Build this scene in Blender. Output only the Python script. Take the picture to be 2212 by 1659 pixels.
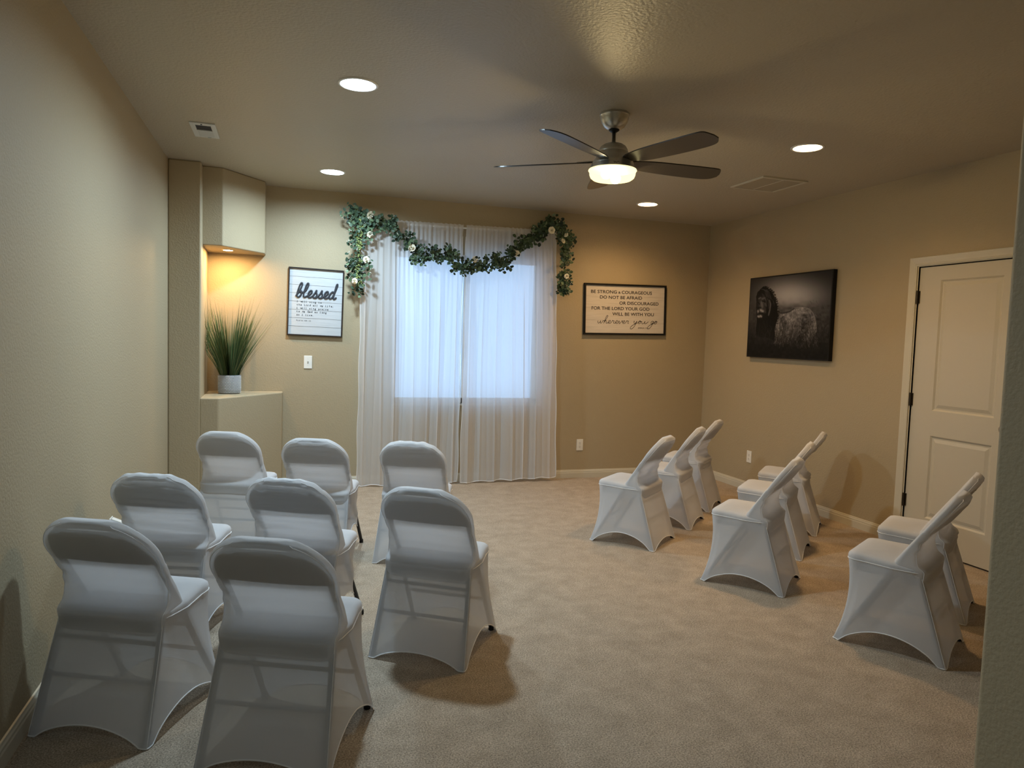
import bpy, bmesh, math, random
import numpy as np
from mathutils import Vector, Matrix
random.seed(7); rng = np.random.default_rng(7)
S = bpy.context.scene
for o in list(bpy.data.objects): bpy.data.objects.remove(o)
COL = S.collection

# ---------------------------------------------------------------- camera
FPX, YAW, PITCH, ROLL, CAMH = 1527.5, 0.3127, 0.0645, 0.0318, 1.4294
def cam_axes():
    cy, sy = math.cos(YAW), math.sin(YAW)
    fwd = Vector((sy*math.cos(PITCH), cy*math.cos(PITCH), -math.sin(PITCH)))
    r0 = Vector((cy, -sy, 0)); u0 = r0.cross(fwd)
    r = math.cos(ROLL)*r0 + math.sin(ROLL)*u0
    u = -math.sin(ROLL)*r0 + math.cos(ROLL)*u0
    return r, u, fwd
cd = bpy.data.cameras.new('camera'); cam = bpy.data.objects.new('camera', cd); COL.objects.link(cam)
cd.sensor_width = 36; cd.lens = FPX/2212*36; cd.clip_start = .05
r_, u_, f_ = cam_axes()
M = Matrix((r_, u_, -f_)).transposed().to_4x4(); M.translation = (0, 0, CAMH)
cam.matrix_world = M
S.camera = cam

# ---------------------------------------------------------------- world, light levels, exposure
COOL = (0.64, 0.85, 1.0); WARM = (1.0, 0.63, 0.29)
COOL_W, WARM_W, FAN_L, NICHE_L, HALL_W = 30, 12, 560, 620, 9
W = bpy.data.worlds.new('overcast_sky'); S.world = W; W.use_nodes = True
W.node_tree.nodes['Background'].inputs[0].default_value = (0.42, 0.66, 1.0, 1)
W.node_tree.nodes['Background'].inputs[1].default_value = 1.7
S.view_settings.view_transform = 'Standard'; S.view_settings.look = 'None'
S.view_settings.gamma = 1; S.view_settings.use_curve_mapping = False
S.view_settings.exposure = 0.5

# room dimensions (metres)
XL, XR, YB, H = -0.856, 4.385, 6.738, 2.711
YC = 6.015            # face of the column beside the niche
YR = -2.2             # wall behind the viewer
NX, NY0, NY1 = 1.759, 1.10, 1.349   # end of the partition at the right

# lamp for the hallway behind the viewer (ceiling panel out of frame)
la = bpy.data.lights.new('hall_lamp', 'AREA'); la.energy = HALL_W; la.color = (0.74, 0.93, 1.0); la.shape = 'DISK'; la.size = .35
lo = bpy.data.objects.new('hall_lamp', la); COL.objects.link(lo); lo.location = (0.1, -.6, H-.03)

# ---------------------------------------------------------------- materials
def mat(name, col, rough=.8, metal=0, bump=0, bscale=100, bdist=.002, var=0, vscale=4, spec=.3, detail=2):
    m = bpy.data.materials.new(name); m.use_nodes = True; nt = m.node_tree; b = nt.nodes['Principled BSDF']
    b.inputs['Base Color'].default_value = (*col, 1); b.inputs['Roughness'].default_value = rough
    b.inputs['Metallic'].default_value = metal; b.inputs['Specular IOR Level'].default_value = spec
    if bump or var:
        tc = nt.nodes.new('ShaderNodeTexCoord')
    if bump:
        n = nt.nodes.new('ShaderNodeTexNoise'); n.inputs['Scale'].default_value = bscale; n.inputs['Detail'].default_value = detail
        nt.links.new(tc.outputs['Object'], n.inputs['Vector'])
        bp = nt.nodes.new('ShaderNodeBump'); bp.inputs['Strength'].default_value = bump; bp.inputs['Distance'].default_value = bdist
        nt.links.new(n.outputs['Fac'], bp.inputs['Height']); nt.links.new(bp.outputs['Normal'], b.inputs['Normal'])
    if var:
        n = nt.nodes.new('ShaderNodeTexNoise'); n.inputs['Scale'].default_value = vscale; n.inputs['Detail'].default_value = 4
        nt.links.new(tc.outputs['Object'], n.inputs['Vector'])
        mx = nt.nodes.new('ShaderNodeMix'); mx.data_type = 'RGBA'
        mx.inputs[6].default_value = (*[c*(1-var) for c in col], 1); mx.inputs[7].default_value = (*[min(1, c*(1+var)) for c in col], 1)
        mr = nt.nodes.new('ShaderNodeMapRange'); mr.inputs[1].default_value = .35; mr.inputs[2].default_value = .65
        nt.links.new(n.outputs['Fac'], mr.inputs[0]); nt.links.new(mr.outputs[0], mx.inputs[0]); nt.links.new(mx.outputs[2], b.inputs['Base Color'])
    return m
def emit(name, col, s):
    m = bpy.data.materials.new(name); m.use_nodes = True; nt = m.node_tree
    b = nt.nodes['Principled BSDF']; b.inputs['Base Color'].default_value = (.8, .8, .8, 1)
    b.inputs['Emission Color'].default_value = (*col, 1); b.inputs['Emission Strength'].default_value = s
    return m
def cloth(name, col, transl, transp, bump=0, bscale=300):
    m = bpy.data.materials.new(name); m.use_nodes = True; nt = m.node_tree; nt.nodes.clear()
    out = nt.nodes.new('ShaderNodeOutputMaterial'); d = nt.nodes.new('ShaderNodeBsdfDiffuse'); t = nt.nodes.new('ShaderNodeBsdfTranslucent')
    tr = nt.nodes.new('ShaderNodeBsdfTransparent'); m1 = nt.nodes.new('ShaderNodeMixShader'); m2 = nt.nodes.new('ShaderNodeMixShader')
    d.inputs[0].default_value = (*col, 1); t.inputs[0].default_value = (*col, 1); tr.inputs[0].default_value = (1, 1, 1, 1)
    m1.inputs[0].default_value = transl; m2.inputs[0].default_value = transp
    nt.links.new(d.outputs[0], m1.inputs[1]); nt.links.new(t.outputs[0], m1.inputs[2])
    nt.links.new(m1.outputs[0], m2.inputs[1]); nt.links.new(tr.outputs[0], m2.inputs[2]); nt.links.new(m2.outputs[0], out.inputs[0])
    if bump:
        tc = nt.nodes.new('ShaderNodeTexCoord'); n = nt.nodes.new('ShaderNodeTexNoise'); n.inputs['Scale'].default_value = bscale
        bp = nt.nodes.new('ShaderNodeBump'); bp.inputs['Strength'].default_value = bump; bp.inputs['Distance'].default_value = .001
        nt.links.new(tc.outputs['Object'], n.inputs['Vector']); nt.links.new(n.outputs['Fac'], bp.inputs['Height'])
        nt.links.new(bp.outputs[0], d.inputs['Normal'])
    return m
def attr_mat(name, rough=.6, attr='Col', transl=0):
    m = bpy.data.materials.new(name); m.use_nodes = True; nt = m.node_tree; b = nt.nodes['Principled BSDF']
    a = nt.nodes.new('ShaderNodeAttribute'); a.attribute_name = attr; b.inputs['Roughness'].default_value = rough
    b.inputs['Specular IOR Level'].default_value = .25
    nt.links.new(a.outputs['Color'], b.inputs['Base Color'])
    return m

WALL = mat('tan_orange_peel_paint', (.392, .320, .208), .6, bump=.5, bscale=90, bdist=.004, spec=.35, detail=3)
CEIL = mat('ceiling_textured_paint', (.47, .415, .315), .45, bump=.7, bscale=70, bdist=.005, spec=.4, detail=3)
TRIM = mat('cream_semi_gloss_trim', (.56, .52, .42), .35, spec=.5)
DOORM = mat('cream_door_paint', (.53, .485, .39), .42, spec=.5, bump=.15, bscale=220, bdist=.001)
WHITEP = mat('white_plastic', (.78, .77, .73), .35, spec=.5)
GREYP = mat('register_grey_paint', (.62, .63, .60), .45)
DARK = mat('dark_void', (.03, .03, .035), .7)
BLACKM = mat('black_powder_coat', (.006, .006, .007), .45, spec=.4)
CHAIRP = mat('chair_resin', (.10, .10, .105), .6)
RUBBER = mat('black_rubber', (.008, .008, .008), .7)
FRAME = mat('dark_brown_frame', (.022, .015, .012), .45, var=.4, vscale=40)
BFRAME = mat('black_canvas_edge', (.004, .004, .004), .7)
INK = mat('black_ink', (.012, .010, .012), .6)
INKG = mat('soft_black_ink', (.05, .048, .045), .7)
NICKEL = mat('brushed_nickel', (.62, .60, .55), .33, 1)
BRONZE = mat('dark_bronze_hinge', (.05, .04, .03), .4, .8)
BLADE = mat('dark_fan_blade', (.022, .019, .016), .28, spec=.6)
FABRIC = cloth('white_spandex', (.82, .825, .855), .40, .15)
SEAM = cloth('white_seam', (.92, .92, .93), .2, 0)
SHEER = cloth('sheer_white_voile', (.86, .85, .86), .52, .20)
GLASS = bpy.data.materials.new('window_glass'); GLASS.use_nodes = True
_b = GLASS.node_tree.nodes['Principled BSDF']; _b.inputs['Transmission Weight'].default_value = 1; _b.inputs['Roughness'].default_value = 0; _b.inputs['IOR'].default_value = 1.01
COOLM = emit('cool_white_lens', COOL, 22); WARMM = emit('warm_white_lens', WARM, 9)
NICHEM = emit('warm_puck_lens', (1.0, .62, .25), NICHE_L); BULBM = emit('lit_bulb', (1.0, .76, .38), FAN_L)
def bowl_mat():
    m = bpy.data.materials.new('lit_frosted_glass'); m.use_nodes = True; nt = m.node_tree; nt.nodes.clear()
    o = nt.nodes.new('ShaderNodeOutputMaterial'); e = nt.nodes.new('ShaderNodeEmission'); t = nt.nodes.new('ShaderNodeBsdfTransparent'); x = nt.nodes.new('ShaderNodeMixShader')
    e.inputs[0].default_value = (1, .84, .40, 1); e.inputs[1].default_value = 1.7; x.inputs[0].default_value = .45
    nt.links.new(e.outputs[0], x.inputs[1]); nt.links.new(t.outputs[0], x.inputs[2]); nt.links.new(x.outputs[0], o.inputs[0]); return m
BOWLM = bowl_mat()

def carpet_mat():
    m = mat('beige_cut_pile_carpet', (.36, .30, .225), .95, spec=.1); nt = m.node_tree; b = nt.nodes['Principled BSDF']
    tc = nt.nodes.new('ShaderNodeTexCoord')
    def noise(s, d, r=.6):
        n = nt.nodes.new('ShaderNodeTexNoise'); n.inputs['Scale'].default_value = s; n.inputs['Detail'].default_value = d; n.inputs['Roughness'].default_value = r
        nt.links.new(tc.outputs['Object'], n.inputs['Vector']); return n
    def ramp(n, a, c, ca, cb):
        r = nt.nodes.new('ShaderNodeValToRGB'); r.color_ramp.elements[0].position = a; r.color_ramp.elements[1].position = c
        r.color_ramp.elements[0].color = (*ca, 1); r.color_ramp.elements[1].color = (*cb, 1); nt.links.new(n.outputs['Fac'], r.inputs[0]); return r
    big = ramp(noise(8, 7, .72), .34, .66, (.335, .268, .200), (.44, .355, .27))
    fine = ramp(noise(170, 4, .8), .34, .66, (.35, .35, .35), (1.65, 1.65, 1.65))
    mx = nt.nodes.new('ShaderNodeMix'); mx.data_type = 'RGBA'; mx.blend_type = 'MULTIPLY'; mx.inputs[0].default_value = 1
    nt.links.new(big.outputs[0], mx.inputs[6]); nt.links.new(fine.outputs[0], mx.inputs[7]); nt.links.new(mx.outputs[2], b.inputs['Base Color'])
    bp = nt.nodes.new('ShaderNodeBump'); bp.inputs['Strength'].default_value = .8; bp.inputs['Distance'].default_value = .006
    n3 = noise(160, 3, .7); nt.links.new(n3.outputs['Fac'], bp.inputs['Height']); nt.links.new(bp.outputs[0], b.inputs['Normal'])
    return m
CARPET = carpet_mat()

# ---------------------------------------------------------------- helpers
def link(o, parent=None):
    COL.objects.link(o)
    if parent: o.parent = parent
    return o
def mesh_obj(name, V, F, m, parent=None, smooth=False):
    me = bpy.data.meshes.new(name); me.from_pydata([tuple(map(float, v)) for v in V], [], [tuple(map(int, f)) for f in F]); me.update()
    if smooth: me.polygons.foreach_set('use_smooth', [True]*len(me.polygons))
    me.materials.append(m); return link(bpy.data.objects.new(name, me), parent)
def tag(o, label=None, cat=None, group=None, kind=None):
    if label: o['label'] = label
    if cat: o['category'] = cat
    if group: o['group'] = group
    if kind: o['kind'] = kind
    return o
def empty(name, loc=(0, 0, 0), rz=0, label=None, cat=None, group=None):
    o = bpy.data.objects.new(name, None); COL.objects.link(o); o.location = loc; o.rotation_euler = (0, 0, rz); o.empty_display_size = .1
    return tag(o, label, cat, group)
class MB:
    def __init__(s): s.v = []; s.f = []
    def add(s, V, F):
        n = len(s.v); s.v += [tuple(v) for v in V]; s.f += [tuple(i+n for i in f) for f in F]; return s
    def box(s, a, b):
        (x0, y0, z0), (x1, y1, z1) = a, b
        V = [(x0,y0,z0),(x1,y0,z0),(x1,y1,z0),(x0,y1,z0),(x0,y0,z1),(x1,y0,z1),(x1,y1,z1),(x0,y1,z1)]
        return s.add(V, [(0,3,2,1),(4,5,6,7),(0,1,5,4),(1,2,6,5),(2,3,7,6),(3,0,4,7)])
    def prism(s, poly, z0, z1):
        n = len(poly); V = [(x, y, z0) for x, y in poly]+[(x, y, z1) for x, y in poly]
        return s.add(V, [tuple(range(n))[::-1], tuple(range(n, 2*n))]+[(i, (i+1) % n, (i+1) % n+n, i+n) for i in range(n)])
    def lathe(s, prof, c=(0, 0, 0), n=48, cap=True):
        V = []; F = []
        for r, z in prof:
            for k in range(n):
                a = 2*math.pi*k/n; V.append((c[0]+r*math.cos(a), c[1]+r*math.sin(a), c[2]+z))
        for i in range(len(prof)-1):
            for k in range(n): F.append((i*n+k, i*n+(k+1) % n, (i+1)*n+(k+1) % n, (i+1)*n+k))
        if cap: F.append(tuple(range(n))[::-1]); F.append(tuple(range((len(prof)-1)*n, len(prof)*n)))
        return s.add(V, F)
    def tube(s, P, r, n=10, closed=False, flat=None):
        P = [Vector(p) for p in P]; m = len(P); V = []; F = []; up = None
        for i, p in enumerate(P):
            if closed: t = (P[(i+1) % m]-P[i-1]).normalized()
            else: t = (P[min(i+1, m-1)]-P[max(i-1, 0)]).normalized()
            if up is None: up = t.orthogonal().normalized() if flat is None else (Vector(flat)-t*Vector(flat).dot(t)).normalized()
            else: up = (up-t*up.dot(t)).normalized()
            w = t.cross(up); rr = r[i] if isinstance(r, (list, tuple)) else r
            for k in range(n):
                a = 2*math.pi*k/n; V.append(p+up*math.cos(a)*rr+w*math.sin(a)*rr)
        for i in range(m if closed else m-1):
            j = (i+1) % m
            for k in range(n): F.append((i*n+k, i*n+(k+1) % n, j*n+(k+1) % n, j*n+k))
        if not closed: F.append(tuple(range(n))[::-1]); F.append(tuple(range((m-1)*n, m*n)))
        return s.add([tuple(v) for v in V], F)
    def grid(s, G, closed_u=False):
        nu, nv = len(G), len(G[0]); V = [p for row in G for p in row]; F = []
        for i in range(nu-1):
            for j in range(nv if closed_u else nv-1):
                k = (j+1) % nv; F.append((i*nv+j, i*nv+k, (i+1)*nv+k, (i+1)*nv+j))
        return s.add(V, F)
    def build(s, name, m, parent=None, smooth=False, bevel=0, seg=3, angle=40):
        o = mesh_obj(name, s.v, s.f, m, parent, smooth)
        if bevel:
            b = o.modifiers.new('bevel', 'BEVEL'); b.width = bevel; b.segments = seg; b.limit_method = 'ANGLE'; b.angle_limit = math.radians(angle)
            o.data.polygons.foreach_set('use_smooth', [True]*len(o.data.polygons)); b.harden_normals = True
        return o
def catmull(P, n=8, closed=False):
    P = [np.array(p, float) for p in P]; out = []; m = len(P)
    for i in range(m if closed else m-1):
        g = (lambda k: P[k % m]) if closed else (lambda k: P[max(0, min(m-1, k))])
        a, b, c, d = g(i-1), g(i), g(i+1), g(i+2)
        for k in range(n):
            t = k/n; out.append(.5*((2*b)+(c-a)*t+(2*a-5*b+4*c-d)*t*t+(-a+3*b-3*c+d)*t**3))
    if not closed: out.append(P[-1])
    return out
def struct(o): o['kind'] = 'structure'; return o

# ---------------------------------------------------------------- room shell
T = .12
struct(MB().box((XL-T, YR-T, -.1), (XR+T, YB+T, 0)).build('floor', CARPET))
CANS = [(.348, 3.815), (.351, 5.92), (3.185, 3.84), (3.195, 5.965)]; CR = .087
def ceiling():
    # plaster sheet with a round opening for every recessed can, closed above by a slab
    b = MB(); xs = sorted({XL-T, XR+T}); h = .15
    ys = [(YR-T, 3.8275-h), (3.8275-h, 3.8275+h), (3.8275+h, 5.9425-h), (5.9425-h, 5.9425+h), (5.9425+h, YB+T)]
    def quad(x0, y0, x1, y1): b.add([(x0, y0, H), (x0, y1, H), (x1, y1, H), (x1, y0, H)], [(0, 1, 2, 3)])
    for k, (y0, y1) in enumerate(ys):
        if k % 2 == 0: quad(XL-T, y0, XR+T, y1); continue
        cs = sorted(c for c in CANS if y0 < c[1] < y1); x = XL-T
        for cx, cy in cs:
            quad(x, y0, cx-h, y1); x = cx+h; n = 48; V = []
            for i in range(n):
                a = 2*math.pi*(i+.5)/n; ca, sa = math.cos(a), math.sin(a); V.append((cx+CR*ca, cy+CR*sa, H))
                q = h/max(abs(ca), abs(sa)); px, py = cx+q*ca, cy+q*sa
                V.append((min(max(px, cx-h), cx+h), y1 if py > cy+h*.999 else y0 if py < cy-h*.999 else y0+(y1-y0)*(py-cy+h)/(2*h), H))
            F = [(2*i, 2*((i+1) % n), 2*((i+1) % n)+1, 2*i+1) for i in range(n)]
            m0 = len(V)
            for sx, sy in ((1, 1), (-1, 1), (-1, -1), (1, -1)): V.append((cx+sx*h, y1 if sy > 0 else y0, H))
            for qi, (i0) in enumerate((5, 17, 29, 41)): F.append((2*i0+1, 2*(i0+1)+1, m0+qi))
            b.add(V, F)
        quad(x, y0, XR+T, y1)
    b.box((XL-T, YR-T, H+.12), (XR+T, YB+T, H+.2))
    return struct(b.build('ceiling', CEIL))
ceiling()
struct(MB().box((XL-T, YR-T, 0), (XL, YB+T, H)).build('wall_left', WALL))
WX0, WX1, WZ0, WZ1 = .965, 2.455, .775, 2.22        # window opening
wb = MB()
wb.box((XL, YB, 0), (WX0, YB+T, H)).box((WX1, YB, 0), (XR, YB+T, H)).box((WX0, YB, 0), (WX1, YB+T, WZ0)).box((WX0, YB, WZ1), (WX1, YB+T, H))
struct(wb.build('wall_back', WALL))
DY0, DY1, DZ = 3.215, 4.035, 2.04                    # door opening in the right wall
wr = MB(); wr.box((XR, YR-T, 0), (XR+T, DY0, H)).box((XR, DY1, 0), (XR+T, YB, H)).box((XR, DY0, DZ), (XR+T, DY1, H))
struct(wr.build('wall_right', WALL))
struct(MB().box((XL, YR-T, 0), (XR, YR, H)).build('wall_rear', WALL))
struct(MB().box((XR+T, DY0-.1, 0), (XR+T+.02, DY1+.1, DZ+.1)).build('door_light_blocker', WALL))  # unseen panel added behind the door, blocks sky light leaking through its gaps
struct(MB().box((NX, NY0, 0), (XR, NY1, H)).build('wall_partition', WALL, bevel=.017, seg=6))
# niche: full-height column, soffit above, ledge below
struct(MB().prism([(XL, YC), (-.622, YC), (-.64, YB), (XL, YB)], 0, H).build('wall_niche_column', WALL, bevel=.014, seg=5))
struct(MB().prism([(-.632, 6.162), (-.478, 6.165), (-.170, 6.564), (-.165, YB), (-.642, YB)], 2.093, H).build('wall_niche_soffit', WALL, bevel=.010, seg=4, angle=20))
struct(MB().prism([(-.63, YC+.001), (-.491, YC+.001), (-.012, 6.64), (-.006, YB), (-.64, YB)], 0, .884).build('wall_niche_ledge', WALL, bevel=.013, seg=4, angle=20))

# baseboards: stepped profile
BP = [(0, 0), (.014, 0), (.014, .052), (.0115, .058), (.0115, .068), (.008, .074), (.006, .083), (0, .085)]
def baseboard(name, path):
    """path: list of (x,y) with room on the left of travel"""
    m = MB(); P = [Vector((x, y)) for x, y in path]; G = []
    for i, p in enumerate(P):
        n1 = None; n2 = None
        if i > 0: t = (P[i]-P[i-1]).normalized(); n1 = Vector((-t.y, t.x))
        if i < len(P)-1: t = (P[i+1]-P[i]).normalized(); n2 = Vector((-t.y, t.x))
        n = n1 if n2 is None else n2 if n1 is None else (n1+n2)/(1+n1.dot(n2))
        G.append([(p.x+n.x*d, p.y+n.y*d, z) for d, z in BP])
    m.grid(G); return struct(m.build(name, TRIM))
baseboard('baseboard_left', [(XL, YC), (XL, YR)])
baseboard('baseboard_back', [(XR, YB), (-.006, YB), (-.012, 6.64), (-.491, YC), (XL, YC)])
baseboard('baseboard_right', [(XR, DY1+.072), (XR, YB)])
baseboard('baseboard_partition', [(NX, NY1), (XR, NY1)][::1])

# window: vinyl frame, mullion, two panes, sill
w = MB(); yf0, yf1 = YB+.055, YB+.10
for a, b in [((WX0, WZ0), (WX1, WZ0+.05)), ((WX0, WZ1-.05), (WX1, WZ1)), ((WX0, WZ0), (WX0+.05, WZ1)), ((WX1-.05, WZ0), (WX1, WZ1)), ((1.67, WZ0), (1.73, WZ1))]:
    w.box((a[0], yf0, a[1]), (b[0], yf1, b[1]))
wn = struct(w.build('window_1', WHITEP))
MB().box((WX0+.05, YB+.075, WZ0+.05), (1.67, YB+.081, WZ1-.05)).build('window_pane', GLASS, wn)
MB().box((1.73, YB+.075, WZ0+.05), (WX1-.05, YB+.081, WZ1-.05)).build('window_pane', GLASS, wn)
MB().box((WX0-.02, YB-.022, WZ0-.02), (WX1+.02, YB+.055, WZ0)).build('window_sill', TRIM, wn, bevel=.004)

# door and casing
def door():
    d = MB(); x0, x1 = XR+.012, XR+.05; ys, ye = DY0+.004, DY1-.002; z0, z1 = .012, DZ-.006
    pan = [((ye-.175), (ys+.175), 1.01, 1.935), ((ye-.175), (ys+.175), .235, .83)]
    # front face built of stiles and rails, with sunk and raised fields
    yl, yr = ys+.175, ye-.175
    d.box((x0, ys, z0), (x1, yl, z1)).box((x0, yr, z0), (x1, ye, z1))
    d.box((x0, yl, z0), (x1, yr, .235)).box((x0, yl, .83), (x1, yr, 1.01)).box((x0, yl, 1.935), (x1, yr, z1))
    for _, _, a, b in pan:
        # ogee: slope in, flat, slope out
        R = [(0, x0), (.012, x0+.009), (.022, x0+.009), (.045, x0+.002), (.05, x0+.002)]
        G = [[(x, yl+o, a+o), (x, yr-o, a+o), (x, yr-o, b-o), (x, yl+o, b-o)] for o, x in R]
        d.grid([g for g in G], closed_u=True); n = len(d.v); d.f.append((n-4, n-3, n-2, n-1))
    o = struct(d.build('door_1', DOORM))
    for z in (1.821, 1.077, .332):
        h = MB(); h.box((XR+.004, DY1-.014, z-.045), (XR+.013, DY1-.001, z+.045)); h.tube([(XR-.001, DY1-.001, z-.048), (XR-.001, DY1-.001, z+.048)], .0085, 10)
        h.build('door_hinge', BRONZE, o)
    k = MB(); k.lathe([(.03, 0), (.03, .006), (.012, .012), (.012, .035), (.026, .045), (.028, .06), (.018, .07), (.002, .072)], n=24)
    kn = k.build('door_knob', NICKEL, o, smooth=True); kn.rotation_euler = (0, -math.pi/2, 0); kn.location = (x0, DY0+.07, .95)
    # casing with stepped profile
    c = MB(); CP = [(0, .0), (0, .010), (.008, .013), (.016, .010), (.030, .012), (.050, .017), (.058, .018), (.062, .012), (.062, 0)]
    lw = .062
    G = []
    for (yy, zz, sy, sz) in [(DY1+.008, 0, 1, 0), (DY1+.008, DZ+.006, 1, 1), (DY0-.008, DZ+.006, -1, 1), (DY0-.008, 0, -1, 0)]:
        G.append([(XR-t, yy+sy*o_, zz+sz*o_) for o_, t in CP])
    c.grid(G)
    struct(c.build('trim_1', TRIM))
    j = MB(); j.box((XR-.001, DY1, 0), (XR+T, DY1+.008, DZ+.006)).box((XR-.001, DY0-.008, 0), (XR+T, DY0, DZ+.006)).box((XR-.001, DY0, DZ), (XR+T, DY1, DZ+.008))
    struct(j.build('trim_2', TRIM))
door()

# ---------------------------------------------------------------- recessed lights
gl = 'recessed ceiling lights'
def flush_can(x, y, m, label, depth, r=CR):
    t = empty('recessed_light', (x, y, H), 0, label, 'ceiling light', gl)
    g = MB(); g.lathe([(r+.016, .0), (r+.016, -.003), (r+.012, -.0055), (r+.002, -.0055), (r-.001, -.002), (r-.002, .006), (r-.006, depth)], n=64, cap=False); g.build('trim_ring', WHITEP, t, smooth=True)
    c = MB(); c.lathe([(r+.001, .0), (r+.001, .11), (.001, .11)], n=48, cap=False); c.build('housing', DARK, t, smooth=True)
    a = bpy.data.lights.new('lamp', 'AREA'); a.shape = 'DISK'; a.size = r*1.7; a.spread = math.radians(172 if m is COOLM else 150)
    a.energy = COOL_W if m is COOLM else WARM_W; a.color = COOL if m is COOLM else WARM
    ao = bpy.data.objects.new('lamp', a); link(ao, t); ao.location = (0, 0, depth-.009)
    l = MB(); l.lathe([(r-.004, depth+.004), (r-.006, depth-.002), (r*.6, depth-.005), (.001, depth-.006)], n=64, cap=False); l.build('lens', m, t, smooth=True)
flush_can(.348, 3.815, COOLM, 'large cool white recessed ceiling light, nearest the viewer above the left chairs', 0.022)
flush_can(.351, 5.92, COOLM, 'cool white recessed ceiling light between the niche and the curtain', 0.022)
flush_can(3.185, 3.84, WARMM, 'warm recessed ceiling light between the fan and the right wall', 0.05)
flush_can(3.195, 5.965, WARMM, 'small warm recessed ceiling light below the fan blades near the back corner', 0.05)
t = empty('niche_light', (-.458, 6.44, 2.093), 0, 'small warm puck light under the soffit above the potted grass', 'light')
MB().lathe([(.050, 0), (.050, -.004), (.040, -.006), (.036, -.004)], n=40, cap=False).build('trim_ring', NICKEL, t, smooth=True)
MB().lathe([(.037, -.0005), (.037, -.004), (.001, -.005)], n=40).build('lens', NICHEM, t, smooth=True)

# ---------------------------------------------------------------- vents
v = empty('air_register', (-.504, 5.064, H), 0, 'small white ceiling air register with one dark half, near the left wall', 'vent')
hx, hy = .076, .170
b = MB()
ix, iy0, iy1 = .046, -.125, .135
b.box((-hx, -hy, -.008), (-ix, hy, 0)).box((ix, -hy, -.008), (hx, hy, 0)).box((-ix, -hy, -.008), (ix, iy0, 0)).box((-ix, iy1, -.008), (ix, hy, 0)).box((-ix, -.004, -.008), (ix, .012, 0))
b.build('register_frame', GREYP, v, bevel=.002, seg=2)
MB().box((-ix, iy0, -.002), (ix, -.004, 0)).build('register_opening', DARK, v)
b = MB()
for k in range(9):
    y = .016+k*.0135; b.add([(-ix, y, -.002), (ix, y, -.002), (ix, y+.012, -.007), (-ix, y+.012, -.007)], [(0, 1, 2, 3)])
b.build('louver_panel', GREYP, v)
MB().box((-.010, -hy+.012, -.011), (.0, -hy+.02, -.008)).build('screw_cap', DARK, v)
MB().box((.005, hy-.022, -.014), (.026, hy-.014, -.008)).build('damper_lever', GREYP, v)
v = empty('return_grille', (3.626, 4.797, H), 0, 'wide square return air grille on the ceiling near the right wall', 'vent')
b = MB(); q = .207; e = .020
b.box((-q, -q, -.012), (q, -q+e, 0)).box((-q, q-e, -.012), (q, q, 0)).box((-q, -q+e, -.012), (-q+e, q-e, 0)).box((q-e, -q+e, -.012), (q, q-e, 0)).box((-.005, -q+e, -.010), (.005, q-e, 0))
b.build('grille_frame', TRIM, v, bevel=.002, seg=2)
b = MB(); k = 0
y = -q+e+.004
while y < q-e-.012:
    b.add([(-q+e, y, -.002), (q-e, y, -.002), (q-e, y+.0125, -.009), (-q+e, y+.0125, -.009)], [(0, 1, 2, 3)]); y += .0135
b.build('louvers', mat('grille_paint', (.42, .37, .29), .6), v)
MB().box((-q+e, -q+e, -.0015), (q-e, q-e, 0)).build('grille_backing', mat('grille_void', (.16, .13, .1), .9), v)

# ---------------------------------------------------------------- ceiling fan
FX, FY = 1.761, 3.72
fan = empty('ceiling_fan', (FX, FY, H), 0, 'five-blade brushed nickel ceiling fan with dark blades and lit glass bowl', 'ceiling fan')
MB().lathe([(.083, 0), (.084, -.012), (.081, -.016), (.079, -.03), (.072, -.05), (.058, -.072), (.040, -.084), (.030, -.088), (.012, -.090)], n=64).build('canopy', NICKEL, fan, smooth=True, bevel=.001)
b = MB(); b.lathe([(.012, -.086), (.030, -.087), (.030, -.092), (.018, -.102), (.012, -.104)], n=32); b.build('canopy_collar', BLACKM, fan, smooth=True)
b = MB(); b.lathe([(.0115, -.09), (.0115, -.158), (.017, -.160), (.017, -.168)], n=24); b.build('downrod', NICKEL, fan, smooth=True)
mh = MB(); mh.lathe([(.012, -.160), (.030, -.163), (.052, -.170), (.070, -.182), (.080, -.198), (.083, -.208), (.083, -.214), (.088, -.218), (.093, -.240), (.108, -.262), (.118, -.275), (.119, -.284), (.122, -.286), (.126, -.300), (.131, -.312), (.131, -.316), (.10, -.318)], n=72)
mh.build('motor_housing', NICKEL, fan, smooth=True, bevel=.001)
bw = MB(); bw.lathe([(.128, -.310), (.135, -.312), (.137, -.317), (.131, -.325), (.129, -.342), (.123, -.356), (.110, -.366), (.085, -.372), (.04, -.375), (.001, -.3755)], n=72)
bwo = bw.build('light_bowl', BOWLM, fan, smooth=True)
for bx_, by_ in ((-.055, -.035), (.045, .05)):
    b = MB(); b.lathe([(.001, -.030), (.016, -.026), (.027, -.013), (.030, 0), (.027, .013), (.016, .024), (.012, .03)], c=(bx_, by_, -.345), n=24); b.build('bulb', BULBM, bwo, smooth=True)
b = MB(); b.tube(catmull([(-.05, -.1165, -.292), (-.045, -.118, -.300), (-.04, -.119, -.294), (-.035, -.121, -.301), (-.028, -.122, -.293), (-.02, -.124, -.296)], 4), .0012, 6); b.build('script_logo', BLACKM, fan)
def blade_outline():
    # (s along blade, w across); the tip is slanted, one corner rounder
    up = [(.105, .030), (.16, .052), (.24, .066), (.40, .074), (.55, .074), (.62, .068), (.66, .052), (.684, .022)]
    dn = [(.682, -.010), (.665, -.048), (.650, -.062), (.62, -.067), (.50, -.066), (.35, -.061), (.24, -.055), (.16, -.044), (.105, -.030)]
    return catmull(up, 4)+catmull(dn, 4)
OL = [(a*1.03, b_) for a, b_ in blade_outline()]
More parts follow.
